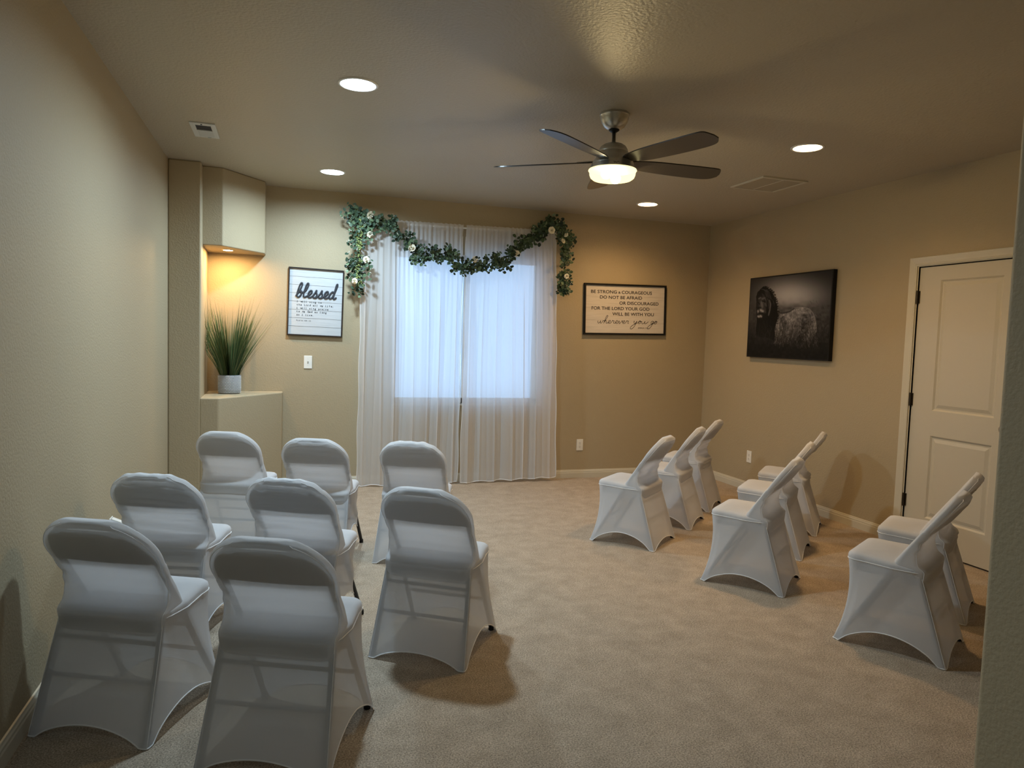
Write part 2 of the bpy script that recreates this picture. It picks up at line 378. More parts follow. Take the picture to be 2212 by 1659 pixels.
for k in range(5):
    phi = math.radians(1+72*k); ca, sa = math.cos(phi), math.sin(phi); tn = math.tan(math.radians(13)); V = []
    n = len(OL)
    for dz in (-.003, .003):
        for s, wv in OL:
            # pitch blends from nearly flat root to full pitch
            z = -.266-tn*wv*min(1, (s-.05)/.08)+dz
            V.append((s*ca-wv*sa, s*sa+wv*ca, z))
    F = [tuple(range(n))[::-1], tuple(range(n, 2*n))]+[(i, (i+1) % n, (i+1) % n+n, i+n) for i in range(n)]
    bl = mesh_obj('blade', V, F, BLADE, fan)
    br = MB(); P = [(.09, 0), (.13, 0), (.18, 0)]
    g = MB()
    pl = [(.085, -.024), (.20, -.036), (.215, 0), (.20, .036), (.085, .024)]
    V = []
    for dz in (.0035, .0075):
        for s, wv in pl: V.append((s*ca-wv*sa, s*sa+wv*ca, -.266-tn*wv*min(1, (s-.05)/.08)+dz))
    g.add(V, [(4, 3, 2, 1, 0), (5, 6, 7, 8, 9)]+[(i, (i+1) % 5, (i+1) % 5+5, i+5) for i in range(5)])
    g.build('blade_iron', NICKEL, bl)

# ---------------------------------------------------------------- folding chairs with stretch covers
def rounded_loop(c, rad, ne, nc):
    """c: 4 corner points (x,y) in order, rad: 4 radii; returns points and (edge index,t)"""
    out = []
    for i in range(4):
        p = np.array(c[i], float); a = np.array(c[i-1], float); b = np.array(c[(i+1) % 4], float)
        d1 = (a-p)/np.linalg.norm(a-p); d2 = (b-p)/np.linalg.norm(b-p); r = rad[i]
        s = p+d1*r; e = p+d2*r
        for k in range(nc):
            t = k/(nc-1); out.append(((1-t)**2*s+2*t*(1-t)*p+t*t*e, i, None))
        q = np.array(c[(i+1) % 4], float); e2 = q-(d2)*rad[(i+1) % 4]
        for k in range(1, ne):
            t = k/ne; out.append((e*(1-t)+e2*t, i, t))
    return out
def cover(seed, wr=.3, lift=None, topw=0.0):
    R = np.random.default_rng(seed); m = MB(); NE, NC = 26, 7
    # corner order: front-left, rear-left, rear-right, front-right (x right, y forward)
    hem = []; rings = []
    ARCH = [.082, .052, .082, .075]     # left side, rear, right side, front
    ARCH = [a*(1+R.uniform(-.12, .12)) for a in ARCH]
    LV = 20
    foot = [(-.222, .236), (-.226, -.252), (.226, -.252), (.222, .236)]
    top = [(-.192, .205), (-.206, -.128), (.206, -.128), (.192, .205)]
    lf = [0, 0, 0, 0]
    if lift: lf[3] = lift; foot[3] = (.198, .118)
    ph = R.uniform(0, 6.28, 8)
    for l in range(LV+1):
        v = l/LV; c = []; rad = []
        for i in range(4):
            f = np.array(foot[i]); t_ = np.array(top[i]); p = f*(1-v)+t_*v
            if i in (0, 3): p = p+np.array([0, -.030])*4*v*(1-v)+np.array([.006 if i == 0 else -.006, 0])*4*v*(1-v)
            c.append(p); rad.append((.012+(.05-.012)*v**1.5) if i in (0, 3) else (.014+.012*v))
        L = rounded_loop(c, rad, NE, NC); ring = []
        for p, i, t in L:
            if t is None: k0 = k1 = i; tt = 0; arch = 0; bow = 0; lz = lf[i]
            else:
                arch = ARCH[i]*(max(0, math.sin(math.pi*min(1, max(0, (t-.055)/.89))))**.62)
                j = (i+1) % 4; lz = lf[i]*(1-t)**1.0+lf[j]*t**1.0; bow = 4*t*(1-t)
            zt = .402+(.0 if i in (3,) and t is not None else .0)
            z = (.004+arch+lz)*(1-v)+.405*v
            x, y = p
            if t is not None:
                inn = (.003 if i in (0, 2) else .014)*bow*4*v*(1-v) + (.003 if i in (0, 2) else .010)*bow*(1-v)
                if i == 0: x += inn
                elif i == 2: x -= inn
                elif i == 1: y += inn*.5; y -= .010*v**2*bow
                elif i == 3: y -= inn
                if i in (0, 2):
                    # crease over the slanted front leg
                    yl = .225-.245*(z/.43); d = abs(y-yl)*.86
                    c_ = max(0, .015-.14*d)
                    x += (-1 if i == 0 else 1)*c_
                    if lift and i == 2:   # gathered folds running to the raised corner
                        x += .005*math.sin(60*(y*.8+z*.6)+ph[0])*(1-v)*v*3
                if i == 1: y += wr*.0016*math.sin(38*z+9*x+ph[1])
            ring.append((x, y, z))
        if l == 0: hem = list(ring)
        rings.append(ring)
    seat_rim = list(rings[-1])
    # seat: rise, round over, dome
    cx, cy = 0, .03
    for dz, ins in ((.014, -.001), (.026, .002), (.034, .010), (.0385, .024), (.041, .055), (.042, .10), (.042, .15)):
        ring = []
        for (x, y, z) in seat_rim:
            sx = 1-ins/.20; sy = 1-ins/.175
            ring.append((cx+(x-cx)*sx, cy+(y-cy)*sy, z+dz-(0.010*(1-min(1, (y+.14)/.34)) if dz > .02 else 0)))
        rings.append(ring)
    n0 = len(rings[0]); m.grid(rings, closed_u=True)
    base = len(m.v)-n0; cidx = len(m.v); m.v.append((0, .03, .405+.037))
    for k in range(n0): m.f.append((base+k, base+(k+1) % n0, cidx))
    # backrest pocket
    NZ = 64 if wr < .7 else 90; NT = 72 if wr < .7 else 120; G = []
    zb, zt = .343, .769
    Rr = .145; Rh = .158
    ws = wr
    A = R.uniform(.5, 1, 6); ph = R.uniform(0, 6.28, 6)
    for i in range(NZ+1):
        s = i/NZ; s = 1-(1-s)**1.35 if s > 0 else 0
        z = zb+(zt-zb)*s
        yt = -.02-.225*((z-.43)/.335)
        rear_pts = [(.343, -.146), (.352, -.152), (.412, -.157), (.419, -.153), (.425, -.141), (.436, -.127), (.460, -.113), (.50, -.108), (.54, -.119), (.58, -.143), (.62, -.165)]
        if z < .62: yr = np.interp(z, [q[0] for q in rear_pts], [q[1] for q in rear_pts])
        else: yr = yt-.016-.002
        yf = yt+.023 if z > .43 else .002
        hw = np.interp(z, [.34, .355, .43, .50, .545, .60, .66, .70, .80], [.192, .203, .209, .208, .2045, .211, .217, .218, .218])
        zc = zt-Rr
        if z > zc: hw = hw-Rh+Rh*math.sqrt(max(0, 1-((z-zc)/Rr)**2))
        cap = 1.0
        if s > .985: cap = .55
        if i == NZ: cap = .06
        th = (yf-yr)/2*cap; yc = (yf+yr)/2
        tilt = .67*min(1, max(0, (z-.55)/.12))
        ring = []
        for k in range(NT):
            a = 2*math.pi*k/NT; ca, sa = math.cos(a), math.sin(a); ex = 2/(3.2 if z > .6 else 5.5)
            x = hw*math.copysign(abs(ca)**(2/5.0 if z > .55 else 2/7.0), ca); dy = th*math.copysign(abs(sa)**ex, sa)
            xn = x/max(hw, .01)
            bow = -.016*(1-xn*xn)*min(1, max(0, (z-.56)/.08))*min(1, (zt-z)/.05+.25)
            y = yc+dy+bow; zz = z+dy*tilt
            if sa < 0:    # rear face wrinkles
                w_ = (1-abs(xn)**4)
                y += ws*.0052*w_*(A[0]*math.sin(85*z+3*math.sin(5*x+ph[0])+ph[1]) + .7*A[1]*math.sin(140*z+7*x+ph[2]))*((1 if z < .62 else .4)*min(1, max(0, (z-.43)/.04)))
                # pinch folds at the waist
                for sg in (-1, 1):
                    dx = (1-sg*xn); y += .0035*math.exp(-dx*5)*math.sin(120*(z-.53)+dx*4)*math.exp(-((z-.53)/.05)**2)
                if ws > .7:      # fine creases pulled across the back towards the waist knots
                    q1 = (1-abs(math.sin(95*z+10*x+4*math.sin(6*x+ph[2])+ph[3])))**4; q2 = (1-abs(math.sin(130*z-14*x+3*math.sin(9*x+ph[4])+ph[5])))**5
                    y -= ws*.0075*w_*(q1*(.35+.65*max(0, math.sin(4*x+9*z+ph[0])))+q2*(.2+.8*max(0, math.sin(7*x-6*z+ph[1]))))*(1 if z < .60 else .6)
            if topw and z > zt-.05: zz += topw*.002*math.sin(90*x+ph[3]); y += topw*.0025*math.sin(70*x+ph[4])
            ring.append((x, y, zz))
        G.append(ring)
    m.grid(G, closed_u=True); n = len(m.v); m.f.append(tuple(range(n-NT, n)))
    # seams: hem cord, seat piping, seams along the rear corners
    sm = MB(); sm.tube(hem, .0026, 6, closed=True)
    pr = [p for p in seat_rim]; n_ = len(pr); st_ = 2*(NC+NE-1)+NC//2; en_ = (NC+NE-1)+NC//2
    sm.tube([(pr[k % n_][0]*1.006, pr[k % n_][1]*1.006, pr[k % n_][2]+.002*math.sin(20*pr[k % n_][0]+ph[5])) for k in range(st_, n_+en_+1)], .0021, 6)
    for i in (1, 2):
        idx = i*(NC+NE-1)+NC//2
        sm.tube([(r[idx][0]*1.002, r[idx][1]-.001, r[idx][2]) for r in rings[:LV+1]], .0013, 5)
    for sg in (-1, 1):
        P = []
        for r in G[:-2]:
            k = NT//2+5 if sg < 0 else NT-5
            P.append((r[k][0]*1.004, r[k][1]-.0008, r[k][2]))
        sm.tube(P, .0012, 5)
    return m, sm
def chair_frame(t):
    s = MB()
    L = rounded_loop([(-.183, .186), (-.186, -.143), (.186, -.143), (.183, .186)], [.05, .03, .03, .05], 6, 6)
    G = []
    for z, ins in ((.352, .012), (.356, 0), (.412, 0), (.420, .008)):
        G.append([(p[0]*(1-ins/.2), .03+(p[1]-.03)*(1-ins/.2), z) for p, _, _ in L])
    s.grid(G, closed_u=True); n = len(G[0]); s.f.append(tuple(range(n))[::-1]); s.f.append(tuple(range(3*n, 4*n)))
    s.build('seat', CHAIRP, t)
    b = MB(); G = []
    for i in range(9):
        z = .600+i*(.135/8); yt = -.02-.225*((z-.43)/.335)
        hw = .201 if z < .625 else .201-.14+.14*math.sqrt(max(0, 1-((z-.625)/.125)**2))
        row = []
        for k in range(13):
            x = -hw+2*hw*k/12; row.append((x, yt-.014*(1-(x/.2)**2)+.003, z))
        G.append(row)
    b.grid(G); G2 = [[(x, y-.007, z) for x, y, z in r] for r in G]; b.grid(G2)
    o = b.build('backrest', CHAIRP, t, smooth=True)
    def leg(P, cap):
        g = MB(); g.tube(P, .0108, 10); o = g.build('leg', BLACKM, t, smooth=True)
        c = MB(); p = Vector(cap); c.lathe([(.0125, 0), (.0135, .003), (.0125, .022), (.011, .024)], c=(p.x, p.y, 0.0), n=14); c.build('foot_cap', RUBBER, o, smooth=True)
    for sg in (-1, 1):
        x = .186*sg
        P = [(x*1.1, .216, .012), (x*1.05, .098, .215), (x, -.02, .43), (x, -.105, .56), (x, -.16, .64), (x*.93, -.192, .685), (x*.70, -.219, .73), (x*.38, -.234, .750), (x*.01, -.238, .754)]
        leg(P, (x*1.1, .216, 0))
        leg([(.2085*sg, -.230, .012), (.200*sg, -.160, .25), (.188*sg, -.110, .41)], (.2085*sg, -.230, 0))
    def bar(y, z, w_): MB().tube([(-w_, y, z), (w_, y, z)], .008, 8).build('crossbar', BLACKM, t, smooth=True)
    bar(-.166, .19, .196); bar(-.132, .315, .190); bar(.115, .19, .190); bar(.045, .315, .186)

def make_chair(x, y, th, label, group, seed, wr=.3, lift=None, topw=0.0):
    t = empty('folding_chair', (x, y, 0), th, label, 'chair', group)
    m, sm = cover(seed, wr, lift, topw)
    c = m.build('chair_cover', FABRIC, t, smooth=True)
    sm.build('seam', SEAM, c, smooth=True)
    return t
first = None
def add_chair(x, y, th, label, group, **k):
    global first
    t = make_chair(x, y, th, label, group, **k)
    if first is None: chair_frame(t); first = t
    else:
        for ch in first.children:
            if ch.name.startswith('chair_cover'): continue
            c = ch.copy(); COL.objects.link(c); c.parent = t
            for g in ch.children:
                d = g.copy(); COL.objects.link(d); d.parent = c
GL_, GR_ = 'white covered chairs left of the aisle', 'white covered chairs right of the aisle'
add_chair(-.523, 2.881, -.444, 'white covered folding chair nearest the left wall in the front-most left row', GL_, seed=1, wr=.12)
add_chair(.040, 2.538, -.426, 'largest white covered folding chair, closest to the viewer beside the aisle', GL_, seed=2, wr=.12)
add_chair(.691, 3.169, -.571, 'white covered chair standing alone at the left aisle edge, shadow on the carpet beside it', GL_, seed=3, wr=.15, topw=.4)
add_chair(-.487, 3.688, -.352, 'middle-row white covered chair by the left wall with a wrinkled back', GL_, seed=4, wr=1.0, topw=1)
add_chair(.109, 3.478, -.456, 'middle-row white covered chair with a bare black leg showing, gathered side', GL_, seed=5, wr=.8, lift=.155, topw=1)
add_chair(-.280, 5.059, -.362, 'far-row white covered chair below the niche ledge', GL_, seed=6, wr=.4)
add_chair(.249, 4.713, -.358, 'far-row white covered chair with a bare black leg, left of the curtain edge', GL_, seed=7, wr=.8, lift=.15)
add_chair(.841, 4.516, -.416, 'far-row white covered chair in front of the left curtain panel', GL_, seed=8, wr=.4, topw=1)
add_chair(2.427, 4.552, .711, 'white covered chair at the aisle end of the farthest right row', GR_, seed=9, wr=.12)
add_chair(2.970, 4.992, .768, 'white covered chair in the middle of the farthest right row of three', GR_, seed=10, wr=.3)
add_chair(3.456, 5.463, .751, 'white covered chair nearest the back corner, below the lettered sign', GR_, seed=11, wr=1.2)
add_chair(2.742, 3.604, .674, 'white covered chair at the aisle end of the middle right row', GR_, seed=12, wr=.12)
add_chair(3.309, 4.156, .730, 'white covered chair second from the aisle in the middle right row', GR_, seed=13, wr=.5)
add_chair(3.841, 4.640, .768, 'white covered chair nearest the right wall in the middle right row', GR_, seed=14, wr=1.0)
add_chair(2.908, 2.661, .540, 'white covered chair in front of the door, nearer the viewer of the two', GR_, seed=15, wr=.3)
add_chair(3.459, 3.036, .596, 'white covered chair closest to the door, partly behind another chair', GR_, seed=16, wr=.9)

# ---------------------------------------------------------------- curtains and rod
YCU = YB-.085
rod = empty('curtain_rod', (1.60, YCU, 2.465), 0, 'thin white curtain rod above the window', 'curtain rod')
rod.rotation_euler = (0, -math.radians(.9), 0)
MB().tube([(-.98, 0, 0), (.98, 0, 0)], .0085, 12).build('rod_tube', WHITEP, rod, smooth=True)
for sx in (-.98, .98):
    b = MB(); b.tube([(sx, 0, 0), (sx, .085, 0)], .0075, 10); b.box((sx-.012, .078, -.03), (sx+.012, .085, .03)); b.build('rod_bracket', WHITEP, rod)
def curtain(name, x0t, x1t, x0b, x1b, seed, label, zb0, zb1):
    R = np.random.default_rng(seed); nx, nz = 520, 90; G = []
    pl = [(u0+R.uniform(-.03, .03), R.uniform(.014, .030), R.uniform(.55, 1.0), R.uniform(-.02, .02), R.choice([-1, 1])) for u0 in np.linspace(.07, .93, 7)]
    zt = lambda x: 2.465+(x-1.60)*.0157
    big = [(f0*R.uniform(.85, 1.15), R.uniform(0, 6.28), a0) for f0, a0 in ((2.6, 1), (4.6, .8), (8, .5), (13, .3))]
    fine = [(R.uniform(28, 60), R.uniform(0, 6.28), R.uniform(.4, 1)) for _ in range(6)]
    for j in range(nz+1):
        v = j/nz; row = []
        for i in range(nx+1):
            u = i/nx; xt = x0t+(x1t-x0t)*u; xb = x0b+(x1b-x0b)*u
            z0 = zb0+(zb1-zb0)*u+.006*math.sin(30*u+seed); ztop = zt(xt)+.030
            z = ztop*(1-v)+z0*v; x = xt*(1-v)+xb*v
            d = ztop-z
            wid = (x1t-x0t)
            # broad folds (sharpened) below, fine gathers at the rod
            bf = sum(a*(1-2*abs(math.sin(f*u*1.5+p+.25*math.sin(2.2*v+p)))**.7) for f, p, a in big)/2
            ff = sum(a*math.sin(f*u*2.6+p) for f, p, a in fine)/2.5
            g = min(1, d/.9); fg = math.exp(-d/.35)
            y = .030*bf*g+.011*ff*(fg+.03)
            if d < .055:            # pocket hugging the rod, frill above
                k = abs(d-.030)/.010
                y = (.0095 if k < 1 else .004)*0 - (.011 if k < 1.2 else .003)+ (.004*ff if d < .018 else .002*ff)
                z += .004*ff*(1-d/.055) if d < .02 else 0
            for u0, pw, pa, dr, sg in pl:
                q = (u-u0-dr*v)/pw
                if abs(q) < 1:
                    k_ = g*.9+.1; x += sg*0 - pa*pw*wid*.62*math.sin(math.pi*q)*k_; y -= .016*math.cos(math.pi*q/2)*k_*pa
            x += .010*math.sin(5*v+seed+u*3)*(1-abs(2*u-1))+.004*math.sin(26*v+seed)*(1 if (u < .02 or u > .98) else 0)
            row.append((x, YCU+y-.012*g, z))
        G.append(row)
    m = MB(); m.grid(G); o = m.build(name, SHEER, None, smooth=True); tag(o, label, 'curtain', 'sheer curtain panels')
    h = MB(); h.tube([G[-1][i] for i in range(0, nx+1, 3)], .0035, 5); h.tube([G[j][0] for j in range(4, nz+1)], .0028, 5); h.tube([G[j][-1] for j in range(4, nz+1)], .0028, 5)
    h.build('hem', SEAM, o, smooth=True)
curtain('sheer_curtain', .665, 1.615, .650, 1.615, 3, 'left sheer white curtain panel reaching the carpet behind the chairs', .012, .018)
curtain('sheer_curtain', 1.640, 2.560, 1.635, 2.635, 8, 'right sheer white curtain panel beside the outlet wall', .010, .040)

# ---------------------------------------------------------------- garland
def garland():
    YG = YCU-.045
    paths = [([(.60, .0, 2.52), (.66, .0, 2.44), (.63, 0, 2.32), (.64, .0, 2.15), (.63, .0, 2.0), (.66, 0, 1.87)], .095, 1.0, 400),
             ([(.58, 0, 2.50), (.72, -.01, 2.47), (.86, -.01, 2.46), (.95, -.01, 2.40), (1.10, -.02, 2.30), (1.16, -.02, 2.18), (1.32, -.02, 2.20), (1.48, -.02, 2.19), (1.62, -.02, 2.10), (1.76, -.02, 2.13), (1.90, -.02, 2.17), (2.02, -.02, 2.17), (2.14, -.02, 2.30), (2.28, -.01, 2.42), (2.38, -.01, 2.53), (2.52, 0, 2.56)], .076, 1.0, 1250),
             ([(2.42, 0, 2.55), (2.56, 0, 2.55), (2.64, 0, 2.44), (2.65, 0, 2.26), (2.64, 0, 2.08), (2.61, 0, 1.88)], .070, 1.0, 620)]
    g = empty('flower_garland', (1.6, YG, 2.3), 0, 'eucalyptus garland with cream roses draped over the curtain rod', 'garland')
    O = Vector((1.6, YG, 2.3)); V = []; F = []; Cc = []
    st = MB(); sprig = MB(); blossom = MB()
    def leaf(p, d, nrm, L, Wd, c):
        d = d.normalized(); side = d.cross(nrm).normalized(); nn = side.cross(d)
        n = len(V); pts = [(0, 0, 0), (.25, .8, .06), (.55, 1, .10), (.85, .62, .05), (1, 0, -.03), (.85, -.62, .05), (.55, -1, .10), (.25, -.8, .06), (.5, 0, -.0)]
        for a, b, h in pts: q = p+d*a*L+side*b*Wd*.5+nn*h*L; V.append(tuple(q-O))
        for k in range(8): F.append((n+k, n+(k+1) % 8, n+8)); Cc.append(c)
    greens = [(.044, .078, .043), (.029, .052, .031), (.066, .105, .054), (.105, .155, .085), (.052, .085, .056), (.018, .032, .021)]
    dense = {0: .85, 1: 1, 2: 1}
    for pi, (P, rad, sc, N) in enumerate(paths):
        C = [Vector(q) for q in catmull([(x, y+YG, z) for x, y, z in P], 12)]
        st.tube([c-O for c in C], .003, 6)
        k = 0
        while k < N:
            # leaves come in short sprays
            c = C[int(rng.uniform(0, len(C)-1))]; ang = rng.uniform(0, 2*math.pi)
            out = Vector((math.cos(ang), -abs(rng.uniform(.0, .7)), math.sin(ang)-.35)).normalized()
            Ls = rad*rng.uniform(.5, 1.55); n = int(rng.integers(4, 8))
            end = c+out*Ls; st.tube([c-O, (c+out*Ls*.5)-O, end-O+Vector((0, 0, -.008))], .0011, 4)
            for q in range(n):
                t = (q+1)/n; p = c+out*Ls*t; sg = -1 if q % 2 else 1
                perp = out.cross(Vector((0, -1, 0))).normalized()
                d = (perp*sg*1.0+out*rng.uniform(.1, .8)+Vector((0, rng.uniform(-.5, .3), rng.uniform(-.3, .2))))
                nr = Vector((rng.uniform(-.5, .5), -1, rng.uniform(-.2, .8)))
                L = rng.uniform(.026, .046); cc = greens[int(rng.integers(0, 6))]; f = rng.uniform(.8, 1.25)
                leaf(p, d, nr, L, L*rng.uniform(.6, .85), tuple(a*f for a in cc)); k += 1
            if rng.random() < (.38 if pi != 1 else .2):
                e = end+out*.012-O
                for _ in range(4):
                    b = e+Vector(rng.uniform(-.012, .012, 3).tolist()); blossom.tube([b, b+Vector((.0035, 0, .002))], [.0035, .002], 5)
        if pi == 0:
            for _ in range(150):
                c = C[int(rng.uniform(10, len(C)-1))]; a = Vector((rng.uniform(-.5, .5), -.6, rng.uniform(-1, .6))).normalized(); p0 = c-O+Vector((rng.uniform(-.015, .015), -.012, 0))
                sprig.tube([p0, p0+a*.03], .0016, 4); sprig.tube([p0+a*.026, p0+a*.033], [.005, .003], 5)
    for (x, z) in [(.72, 2.40), (1.2, 2.14), (1.70, 2.05), (2.05, 2.12), (2.2, 2.31)]: pass
    st.build('stems', mat('stem_green', (.10, .14, .06), .7), g)
    o = mesh_obj('leaves', V, F, attr_mat('eucalyptus_leaf', .5), g, smooth=True)
    at = o.data.color_attributes.new('Col', 'FLOAT_COLOR', 'CORNER'); arr = np.ones((len(F)*3, 4), np.float32)
    arr[:, :3] = np.repeat(np.array(Cc, np.float32), 3, axis=0); at.data.foreach_set('color', arr.ravel())
    blossom.build('small_blossoms', mat('blossom_white', (.72, .74, .68), .7), g)
    sprig.build('filler_sprigs', mat('sprig_yellow_green', (.36, .42, .15), .7), g)
    rm = mat('cream_rose_petal', (.82, .77, .62), .7)
    YO = YG-.055
    for (x, z, r) in [(.722, 2.497, .034), (.725, 2.325, .028), (.697, 2.098, .028), (.60, 1.90, .026), (1.108, 2.232, .033), (1.710, 2.165, .028), (2.125, 2.245, .030), (2.475, 2.495, .033), (2.63, 2.462, .022), (2.60, 2.40, .024), (2.65, 2.06, .024)]:
        b = MB(); R = rng
        for ring, (n, rr, open_) in enumerate([(3, .35, .15), (4, .62, .45), (6, 1.0, .95)]):
            for k in range(n):
                a0 = 2*math.pi*(k+.37*ring)/n; G = []
                for i in range(5):
                    u = i/4; row = []
                    for j in range(5):
                        w_ = (j/4-.5)*2; ww = math.sin(math.pi*min(.9, .18+.62*u))*1.25/n*math.pi*1.35
                        a = a0+w_*ww*(.75); rad = r*rr*(.25+.75*u*(.6+.4*open_))+(.12*r*u*u*open_)
                        dep = -r*(1.05-.35*ring)*u*(1-.45*open_*u)+.12*r*w_*w_*u
                        row.append((rad*math.cos(a), dep, rad*math.sin(a)))
                    G.append(row)
                b.grid(G)
        o = b.build('rose', rm, g, smooth=True); o.location = Vector((x, YO, z))-O; o.rotation_euler = (R.uniform(-.5, .5), R.uniform(0, 3), R.uniform(-.6, .6))
garland()

# ---------------------------------------------------------------- writing helpers (local frame: x right, z up, facing -y)
def text_mesh(items, name, m, parent, y=-.001):
    """items: (string, x, z, cap_size, target_width or None)"""
    V = []; F = []
    for s, x, z, size, tw in items:
        cu = bpy.data.curves.new('t', 'FONT'); cu.body = s; cu.size = size; cu.resolution_u = 3; cu.offset = size*.016
        o = bpy.data.objects.new('t', cu); COL.objects.link(o); bpy.context.view_layer.update()
        me = o.to_mesh(); vs = [v.co.copy() for v in me.vertices]
        if vs:
            x1 = max(v.x for v in vs); x0 = min(v.x for v in vs); k = tw/(x1-x0) if tw else 1
            n = len(V); V += [(x+(v.x-x0*(1 if tw else 0))*k, y, z+v.y) for v in vs]; F += [tuple(i+n for i in p.vertices) for p in me.polygons]
        o.to_mesh_clear(); bpy.data.objects.remove(o); bpy.data.curves.remove(cu)
    return mesh_obj(name, V, F, m, parent)
SC = {
 'b': ([(0,.05),(.18,.45),(.26,.85),(.19,1.0),(.1,.85),(.05,.3),(.1,.03),(.26,.02),(.36,.22),(.3,.42),(.22,.4),(.36,.34),(.46,.36)], .46),
 'l': ([(0,.3),(.16,.5),(.25,.85),(.19,1.0),(.1,.85),(.06,.3),(.14,.02),(.32,.08)], .32),
 'e': ([(0,.08),(.16,.18),(.3,.36),(.24,.5),(.11,.42),(.07,.2),(.18,.01),(.38,.08)], .38),
 's': ([(0,.08),(.14,.3),(.22,.54),(.25,.38),(.33,.16),(.22,.0),(.1,.05),(.24,.0),(.40,.08)], .40),
 'd': ([(0,.08),(.08,.3),(.2,.48),(.34,.42),(.22,.5),(.08,.3),(.1,.04),(.26,.06),(.38,.4),(.46,1.0),(.38,.95),(.38,.15),(.46,.0),(.6,.12)], .6),
 'w': ([(0,.42),(.05,.12),(.14,.0),(.27,.2),(.31,.45),(.33,.1),(.42,.0),(.55,.28),(.56,.48),(.62,.40),(.72,.42)], .62),
 'h': ([(0,.05),(.2,.5),(.36,1.15),(.30,1.32),(.2,1.1),(.1,.0),(.14,.25),(.27,.46),(.34,.36),(.34,.05),(.50,.05)], .50),
 'r': ([(0,.06),(.1,.35),(.14,.52),(.18,.42),(.34,.42),(.31,.1),(.44,.04)], .44),
 'v': ([(0,.3),(.08,.45),(.15,.05),(.2,-.02),(.35,.3),(.40,.5),(.46,.40)], .44),
 'y': ([(0,.38),(.06,.45),(.08,.1),(.2,.06),(.36,.45),(.30,.1),(.18,-.5),(-.04,-.9),(-.20,-.75),(-.05,-.3),(.42,.12)], .44),
 'o': ([(0,.12),(.3,.44),(.16,.48),(.07,.2),(.18,.0),(.33,.15),(.33,.38),(.24,.42),(.45,.38)], .45),
 'u': ([(0,.38),(.04,.1),(.14,.0),(.28,.2),(.34,.45),(.33,.1),(.42,.03),(.6,.2),(.72,.4)], .6),
 'g': ([(.34,.42),(.2,.5),(.07,.3),(.1,.04),(.25,.08),(.38,.45),(.30,.0),(.14,-.6),(-.10,-.85),(-.22,-.65),(.0,-.2),(.42,.12)], .42)}
def script(word, x, z, w, h, r, depth, name, m, parent, shear=.28, y=-.002):
    P = []; cx = 0
    tot = sum(SC[c][1] for c in word); sx = w/tot
    for i, c in enumerate(word):
        pts, adv = SC[c]
        for j, (a, b) in enumerate(pts):
            if i and j == 0 and c not in 'g': continue
            P.append((x+(cx+a)*sx+b*h*shear, y, z+b*h))
        cx += adv
    mb = MB(); C = catmull(P, 6); mb.tube([tuple(c) for c in C], r, 8, flat=(0, 1, 0))
    mb.v = [(a, y+(b-y)*depth/r, c) for a, b, c in mb.v]
    return mb
def picture_frame(w, h, bw, dep, m, t, name='frame'):
    b = MB(); b.box((0, -dep, 0), (bw, 0, h)).box((w-bw, -dep, 0), (w, 0, h)).box((bw, -dep, 0), (w-bw, 0, bw)).box((bw, -dep, h-bw), (w-bw, 0, h))
    return b.build(name, m, t, bevel=.0012, seg=2)
def plank_mat(name, c, lines, streak):
    """painted boards: object z lines plus faint grain"""
    m = mat(name, c, .6); nt = m.node_tree; b = nt.nodes['Principled BSDF']; tc = nt.nodes.new('ShaderNodeTexCoord')
    mp = nt.nodes.new('ShaderNodeMapping'); mp.inputs['Scale'].default_value = (3, 3, 60); nt.links.new(tc.outputs['Object'], mp.inputs[0])
    n = nt.nodes.new('ShaderNodeTexNoise'); n.inputs['Scale'].default_value = 1.5; n.inputs['Detail'].default_value = 5; nt.links.new(mp.outputs[0], n.inputs['Vector'])
    r = nt.nodes.new('ShaderNodeValToRGB'); r.color_ramp.elements[0].position = .3; r.color_ramp.elements[1].position = .62
    r.color_ramp.elements[0].color = (*[v*(1-streak) for v in c], 1); r.color_ramp.elements[1].color = (*c, 1)
    nt.links.new(n.outputs['Fac'], r.inputs[0]); nt.links.new(r.outputs[0], b.inputs['Base Color']); return m

# sign beside the switch
SW, SH = .487, .613
t = empty('framed_sign', (.020, YB, 1.396), 0, 'white plank sign in dark frame reading blessed, above the light switch', 'sign'); t.rotation_euler = (0, math.radians(1.0), 0)
picture_frame(SW, SH, .011, .026, FRAME, t)
MB().box((.011, -.012, .011), (SW-.011, -.001, SH-.011)).build('panel', plank_mat('white_plank_print', (.50, .53, .56), 8, .10), t)
b = MB()
for fy in (.133, .253, .374, .495, .618, .74, .862): b.box((.011, -.0127, SH*(1-fy)-.0009), (SW-.011, -.0119, SH*(1-fy)+.0009))
b.build('plank_line', INKG, t)
sb = script('blessed', .066, SH*(1-.432), .355, .128, .0072, .004, 'lettering', INK, t, shear=.22, y=-.019)
sb.build('word_cutout', mat('charcoal_wood_letters', (.03, .035, .045), .5), t)
lines = ['I will sing to', 'the Lord all my life;', 'I will sing praise', 'to my God as long', 'as I live.']
for ln, fy in zip(lines, (.510, .558, .607, .656, .705)):
    text_mesh([(ch, .079+i*.0157, SH*(1-fy), .0235, None) for i, ch in enumerate(ln) if ch != ' '], 'verse_line', INK, t, y=-.0131)
text_mesh([(ch, .079+i*.0108, SH*(1-.786), .015, None) for i, ch in enumerate('Psalm 104:33') if ch != ' '], 'verse_line', INK, t, y=-.0131)
sl = MB()
for ln, fy in zip(lines, (.510, .558, .607, .656, .705)):
    for i, ch in enumerate(ln):
        if ch in 'Iilr': sl.box((.079+i*.0157-.003, -.0131, SH*(1-fy)), (.079+i*.0157+.008, -.0126, SH*(1-fy)+.0012))
sl.build('verse_serifs', INKG, t)

